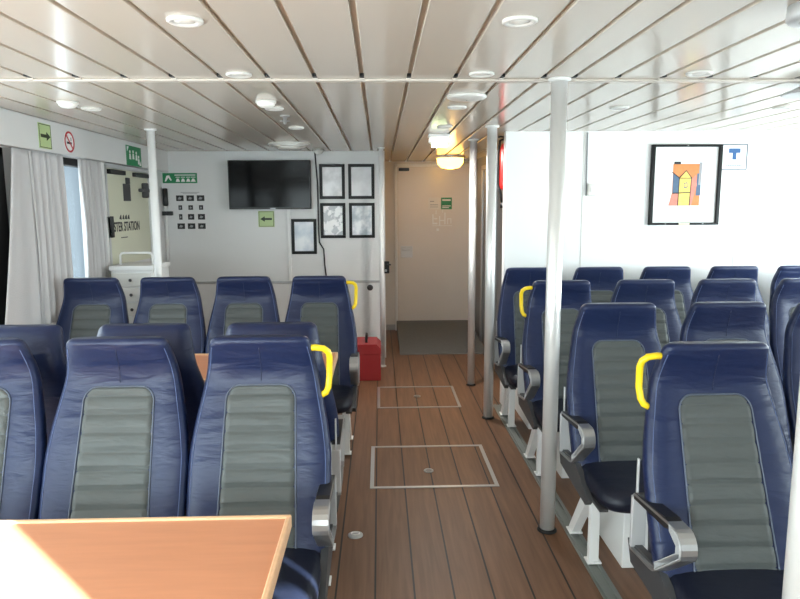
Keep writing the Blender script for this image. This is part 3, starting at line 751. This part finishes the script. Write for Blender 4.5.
# red toolbox on the deck
t = thing('toolbox', 'red metal box with black carrying handle on the deck beside the far left seats', 'toolbox', (-0.125, 5.77, 0))
b = MB(); b.box(-0.125, 0.125, -0.17, 0.17, 0.0, 0.24, 0.006); b.build('body', M['toolred'], t)
b = MB(); b.prism([(-.128, .24), (.128, .24), (.128, .285), (.09, .325), (-.09, .325), (-.128, .285)], lambda u, v, w: (u, -.173 + w, v), .346); b.build('lid', M['toolred'], t)
b = MB(); b.tube([(0, -.08, .325), (0, -.08, .36), (0, -.06, .375), (0, .06, .375), (0, .08, .36), (0, .08, .325)], 0.011, 10); b.build('handle', M['black'], t)
for s in (-1, 1):
    b = MB(); b.box(.125, .133, s * .09 - .018, s * .09 + .018, .205, .265, .003); b.build('latch', M['alu'], t)

# ------------------------------------------------------------------ right wall
t = thing('framed_painting', 'large black-framed abstract house painting on the white right-hand wall', 'painting', (2.257, YW, 1.66))
w, h, fw = 0.262, 0.293, 0.026
b = MB()
for a in ((-w, w, h - fw * .7, h), (-w, w, -h, -h + fw * .7), (-w, -w + fw, -h + fw * .7, h - fw * .7), (w - fw, w, -h + fw * .7, h - fw * .7)): b.box(a[0], a[1], -0.03, 0, a[2], a[3], 0.003)
b.build('frame', M['frameblack'], t)
b = MB(); b.box(-w + fw, w - fw, -0.012, -0.002, -h + fw * .7, h - fw * .7); b.build('mount', M['paper'], t)
fn = FY(-0.012); b = MB()
def art(mi, poly, tt): b.mi = mi; b.prism([((u - 300) / 130.0 * 0.185 * 0.93, (300 - v) / 130.0 * 0.185 * 0.98) for u, v in poly], fn, tt)
art(0, [(228, 190), (385, 190), (385, 408), (212, 408), (228, 340)], .0010)
art(2, [(230, 240), (268, 262), (268, 345), (230, 345)], .0016)
art(2, [(366, 240), (388, 240), (388, 355), (362, 355)], .0016)
art(3, [(230, 345), (266, 345), (262, 408), (210, 408)], .0017)
art(3, [(335, 270), (360, 245), (366, 300), (340, 408), (332, 408)], .0017)
art(1, [(266, 262), (303, 226), (333, 262), (328, 408), (264, 408)], .0020)
art(2, [(293, 290), (312, 285), (314, 312), (295, 318)], .0023)
art(1, [(296, 294), (308, 290), (310, 308), (298, 312)], .0026)
for q in ([(262, 262), (303, 222), (303, 228), (266, 266)], [(303, 222), (337, 262), (333, 264), (303, 228)], [(262, 262), (337, 262), (337, 266), (262, 266)], [(264, 262), (268, 262), (266, 408), (261, 408)], [(332, 262), (336, 262), (331, 408), (326, 408)], [(230, 340), (330, 336), (330, 341), (230, 346)], [(222, 234), (226, 231), (266, 260), (264, 264)]): art(4, q, .0028)
art(4, [(233, 178), (270, 178), (270, 192), (233, 192)], .0028)
art(5, [(376, 182), (392, 182), (388, 300), (374, 300)], .0028)
b.build('picture', [M['orange'], M['artyellow'], M['artblue'], M['artpink'], M['ink'], M['greyink']], t)
b = MB(); b.box(-.04, .04, -0.032, -0.03, -h + .002, -h + .016); b.build('plaque', M['cream'], t)
b = MB()
for x in (-.14, .14): b.lathe([(.004, -.03), (.004, -.0325)], (x, 0, -h + .009), 10, 'Y')
b.lathe([(.004, -.03), (.004, -.0325)], (0, 0, h - .009), 10, 'Y'); b.build('screw', M['alu'], t)
t = thing('letter_sign', 'small square sign with a blue letter T beside the painting', 'sign', (2.617, YW, 1.862))
b = MB()
for a in ((-.097, .097, .087, .093), (-.097, .097, -.093, -.087), (-.097, -.091, -.087, .087), (.091, .097, -.087, .087)): b.box(a[0], a[1], -.008, 0, a[2], a[3], .001)
b.build('frame', M['paleblue'], t)
b = MB(); b.box(-.091, .091, -.005, -.001, -.087, .087); b.build('board', M['paper'], t)
b = MB(); b.box(-.043, .043, -.0065, -.005, .030, .062); b.box(-.014, .014, -.0065, -.005, -.018, .030); b.build('letter', M['blue'], t)
b = MB()
for x in range(9): b.box(-.058 + x * .0135, -.049 + x * .0135, -.006, -.005, -.066, -.058)
b.box(-.008, .008, -.006, -.005, -.036, -.032); b.build('small_lettering', M['paleblue'], t)
t = thing('wall_switch', 'white switch box under a thin cable on the right-hand wall', 'switch', (1.56, YW, 1.63))
b = MB(); b.box(-.03, .03, -.03, 0, -.045, .045, .006); b.build('switch_plate', M['offwhite'], t)
b = MB(); b.box(-.012, .012, -.036, -.03, -.018, .018, .003); b.build('rocker', M['paper'], t)
b = MB(); b.tube([(-.035, -.006, -.045), (-.037, -.006, .1), (-.04, -.006, .41)], .005, 8); b.build('cable', M['greyink'], t)

# fire extinguisher behind the wall end
t = thing('fire_extinguisher', 'red fire extinguisher hung high at the end of the white wall', 'fire extinguisher', (0.968, 5.02, 1.63))
b = MB(); b.lathe([(0.02, 0.0), (0.05, 0.012), (0.056, 0.04), (0.056, 0.30), (0.045, 0.34), (0.02, 0.36), (0.018, 0.375)], n=28); b.build('cylinder', M['red'], t)
b = MB(); b.box(-.02, .02, -.02, .02, .372, .40, .004); b.tube([(0, 0, .39), (-.05, 0, .40), (-.07, 0, .395)], .007, 8); b.build('valve', M['black'], t)
b = MB(); b.tube([(-.02, 0, .385), (-.055, .0, .37), (-.068, 0, .28), (-.063, 0, .05), (-.045, 0, -.03), (-.035, 0, -.1)], .009, 10); b.tube([(-.035, 0, -.09), (-.03, 0, -.13)], [.011, .018], 10); b.build('hose', M['black'], t)
b = MB(); b.box(-.03, .03, -.09, .058, .16, .19, .003); b.build('bracket', M['black'], t)

# ------------------------------------------------------------------ ceiling fittings
def downlight(x, y, label, r=0.052):
    t = thing('downlight', label, 'ceiling light', (x, y, H), 0, 'small round ceiling downlights')
    b = MB(); b.lathe([(r, 0), (r, -0.006), (r - 0.006, -0.010), (r - 0.018, -0.008), (r - 0.02, -0.003)], n=36); b.build('ring', M['offwhite'], t)
    b = MB(); b.lathe([(r - 0.021, -0.001), (r - 0.022, -0.005), (0.01, -0.006)], n=28); b.build('lens', M['lens'], t)
DL = [(-0.558, 2.01, 'ceiling downlight nearest the viewer left of the aisle'), (-0.567, 2.79, 'ceiling downlight just before the white strip, left of the aisle'),
      (0.416, 2.00, 'ceiling downlight nearest the viewer right of the aisle'), (0.423, 2.77, 'ceiling downlight just before the white strip, right of the aisle'),
      (1.316, 2.75, 'ceiling downlight before the white strip at the far right'), (0.43, 3.68, 'ceiling downlight beyond the white speaker disc'),
      (0.45, 4.55, 'ceiling downlight just before the emergency light box'), (-0.56, 4.60, 'ceiling downlight before the round vent'),
      (1.33, 3.69, 'ceiling downlight beyond the white strip over the right seats'), (-1.56, 3.72, 'ceiling downlight beside the left oval lamp'),
      (-0.57, 3.72, 'ceiling downlight between the oval lamp and the sprinkler'), (-1.56, 2.74, 'ceiling downlight at the far left edge before the strip'), (2.25, 3.69, 'ceiling downlight farthest right beyond the strip'),
      (0.41, 1.80, 'ceiling downlight cut by the top edge of the photo')]
for q in DL[:-1]: downlight(*q)
def oval_lamp(x, y, label):
    t = thing('emergency_downlight', label, 'ceiling light', (x, y, H), 0, 'white dome emergency lamps')
    b = MB(); b.lathe([(0.052, 0), (0.052, -0.010), (0.048, -0.012)], n=32); b.build('base', M['offwhite'], t)
    b = MB(); b.lathe([(0.047, -0.010), (0.043, -0.022), (0.03, -0.031), (0.01, -0.034)], n=32); b.build('dome', M['lens'], t)
oval_lamp(-1.58, 3.49, 'white dome lamp on the ceiling above the left curtains')
oval_lamp(-0.575, 3.48, 'white dome lamp on the ceiling in front of the television')
t = thing('ceiling_sprinkler', 'small sprinkler head hanging from the ceiling in front of the television', 'sprinkler', (-0.555, 4.02, H))
b = MB(); b.lathe([(0.03, 0), (0.03, -0.004), (0.012, -0.01), (0.01, -0.045), (0.006, -0.05)], n=18); b.build('body', M['alu'], t)
b = MB(); b.lathe([(0.03, -0.03), (0.03, -0.033), (0.005, -0.034)], n=18); b.build('deflector', M['alu'], t)
t = thing('ceiling_speaker', 'large flat white disc on the ceiling right of the aisle', 'speaker', (0.435, 3.32, H))
b = MB(); b.lathe([(0.098, 0), (0.098, -0.008), (0.09, -0.014), (0.06, -0.019), (0.02, -0.021)], n=44); b.build('cover', M['offwhite'], t)
b = MB(); b.lathe([(0.004, -0.02), (0.004, -0.0225)], n=10); b.build('screw', M['darkgrey'], t)
t = thing('ceiling_vent', 'round ringed air vent on the ceiling above the television', 'vent', (-0.76, 5.72, H))
b = MB(); b.lathe([(0.175, 0), (0.18, -0.01), (0.17, -0.02), (0.15, -0.016)], n=44); b.build('outer_ring', M['offwhite'], t)
b = MB(); b.lathe([(0.14, -0.012), (0.135, -0.03), (0.125, -0.032), (0.11, -0.02)], n=44); b.build('middle_ring', M['offwhite'], t)
b = MB(); b.lathe([(0.10, -0.02), (0.095, -0.045), (0.02, -0.05)], n=44); b.build('cone', M['offwhite'], t)
t = thing('smoke_detector', 'small white detector on the ceiling above the first picture frames', 'detector', (-0.56, 6.25, H))
b = MB(); b.lathe([(0.05, 0), (0.05, -0.02), (0.03, -0.045), (0.012, -0.05)], n=24); b.build('body', M['offwhite'], t)
b = MB(); b.lathe([(0.051, -0.012), (0.051, -0.016)], n=24); b.build('slot_band', M['darkgrey'], t)
t = thing('emergency_light', 'white box emergency light under the ceiling before the corridor', 'emergency light', (0.455, 5.05, H))
b = MB(); b.box(-0.082, 0.082, -0.06, 0.06, -0.022, 0, 0.006); b.build('base', M['white'], t)
b = MB(); b.box(-0.076, 0.076, -0.054, 0.054, -0.062, -0.022, 0.01); b.build('diffuser', emit('soft_white_lens', (250, 248, 240), 0.6), t)
b = MB(); b.box(-0.055, 0.055, -0.006, 0.0, -0.095, -0.062, 0.001); b.build('sign_plate', M['palegreen'], t)
t = thing('ceiling_lamp', 'glowing amber lamp above the corridor door', 'lamp', (0.77, 7.2, H))
b = MB(); b.lathe([(0.155, 0), (0.155, -0.018), (0.148, -0.022)], n=32); b.build('base', M['white'], t)
b = MB(); b.lathe([(0.145, -0.02), (0.14, -0.075), (0.10, -0.12), (0.03, -0.135)], n=32); b.build('lamp_glass', M['lamp_glass'], t)
t = thing('ceiling_projector', 'grey cylinder hanging from the ceiling in the upper right corner', 'projector', (1.215, 1.83, H))
b = MB(); b.lathe([(0.092, 0), (0.095, -0.034), (0.090, -0.042), (0.07, -0.044)], n=36); b.build('housing', M['silver'], t)
b = MB(); b.lathe([(0.07, -0.04), (0.06, -0.046), (0.02, -0.05)], n=28); b.build('lens', M['alu'], t)
t = thing('ceiling_speaker', 'grey cone-shaped fitting on the ceiling at the right edge', 'speaker', (1.98, 2.99, H))
b = MB(); b.lathe([(0.06, 0), (0.10, -0.02), (0.15, -0.04), (0.145, -0.048)], n=36); b.build('cone', M['silver'], t)
b = MB(); b.lathe([(0.14, -0.044), (0.03, -0.044)], n=28); b.build('grille', M['darkgrey'], t)

# ------------------------------------------------------------------ light
w = bpy.data.worlds.new('sky'); SC.world = w; w.use_nodes = True
bg = w.node_tree.nodes['Background']; bg.inputs[0].default_value = (0.84, 0.92, 1.0, 1); bg.inputs[1].default_value = 0.75
def area(name, loc, rot, sx, sy, power, col=(1, 1, 1)):
    l = bpy.data.lights.new(name, 'AREA'); l.shape = 'RECTANGLE'; l.size = sx; l.size_y = sy; l.energy = power; l.color = col
    o = bpy.data.objects.new(name, l); COL.objects.link(o); o.location = loc; o.rotation_euler = rot
    o['label'] = name.replace('_', ' '); o['category'] = 'light'
    return o
DAY = (1.0, 0.955, 0.90)
# daylight standing in the window openings (just outside each pane)
area('daylight_right_fore', (XR + 0.10, 3.2, 1.35), (0, PI / 2, 0), 0.95, 2.7, 185, DAY)
area('daylight_right_aft', (XR + 0.10, 0.45, 1.35), (0, PI / 2, 0), 0.95, 2.2, 95, DAY)
area('daylight_left_fore', (XL - 0.10, 2.45, 1.36), (0, -PI / 2, 0), 0.9, 2.2, 55, DAY)
area('daylight_left_aft', (XL - 0.10, 0.15, 1.36), (0, -PI / 2, 0), 0.9, 1.8, 70, DAY)
area('daylight_left_curtained', (XL - 0.10, 4.38, 1.36), (0, -PI / 2, 0), 0.9, 1.0, 13, DAY)
area('daylight_rear_left', (-1.05, YB - 0.07, 1.4), (PI / 2, 0, 0), 1.65, 0.95, 125, DAY)
sun = bpy.data.lights.new('sun', 'SUN'); sun.energy = 130; sun.angle = 0.006; sun.color = (1, 0.96, 0.88)
so = bpy.data.objects.new('sun', sun); COL.objects.link(so)
dv = Vector((-1, 1, -0.38)).normalized(); so.rotation_euler = dv.to_track_quat('-Z', 'Y').to_euler(); so.location = (4, -4, 5)
pl = bpy.data.lights.new('amber_bulb', 'POINT'); pl.energy = 2.2; pl.color = (1, 0.62, 0.22); pl.shadow_soft_size = 0.06
po = bpy.data.objects.new('amber_bulb', pl); COL.objects.link(po); po.location = (0.77, 7.2, H - 0.20)
area('corridor_fill', (0.455, 5.05, H - 0.068), (0, 0, 0), 0.14, 0.1, 34, (1, 0.97, 0.92))  # added fill lamp under the emergency box, brightens the corridor

# ------------------------------------------------------------------ camera
f = 655.0; kk = math.atan(20 / 655.0); pp = math.atan(92.5 / 655.0); rr = -0.005
F = Vector((math.sin(kk) * math.cos(pp), math.cos(kk) * math.cos(pp), -math.sin(pp)))
R = Vector((math.cos(kk), -math.sin(kk), 0)); U = R.cross(F)
R2 = R * math.cos(rr) + U * math.sin(rr); U2 = U * math.cos(rr) - R * math.sin(rr)
cd = bpy.data.cameras.new('camera'); cd.sensor_fit = 'HORIZONTAL'; cd.sensor_width = 36; cd.lens = f / 800 * 36; cd.clip_start = 0.05
co = bpy.data.objects.new('camera', cd); COL.objects.link(co)
co.matrix_world = Matrix(((R2.x, U2.x, -F.x, 0), (R2.y, U2.y, -F.y, 0), (R2.z, U2.z, -F.z, 1.51), (0, 0, 0, 1)))
SC.camera = co
vs = SC.view_settings; SC.display_settings.display_device = 'sRGB'
vs.view_transform = 'Standard'; vs.look = 'None'; vs.gamma = 1; vs.use_curve_mapping = False; vs.exposure = -0.1
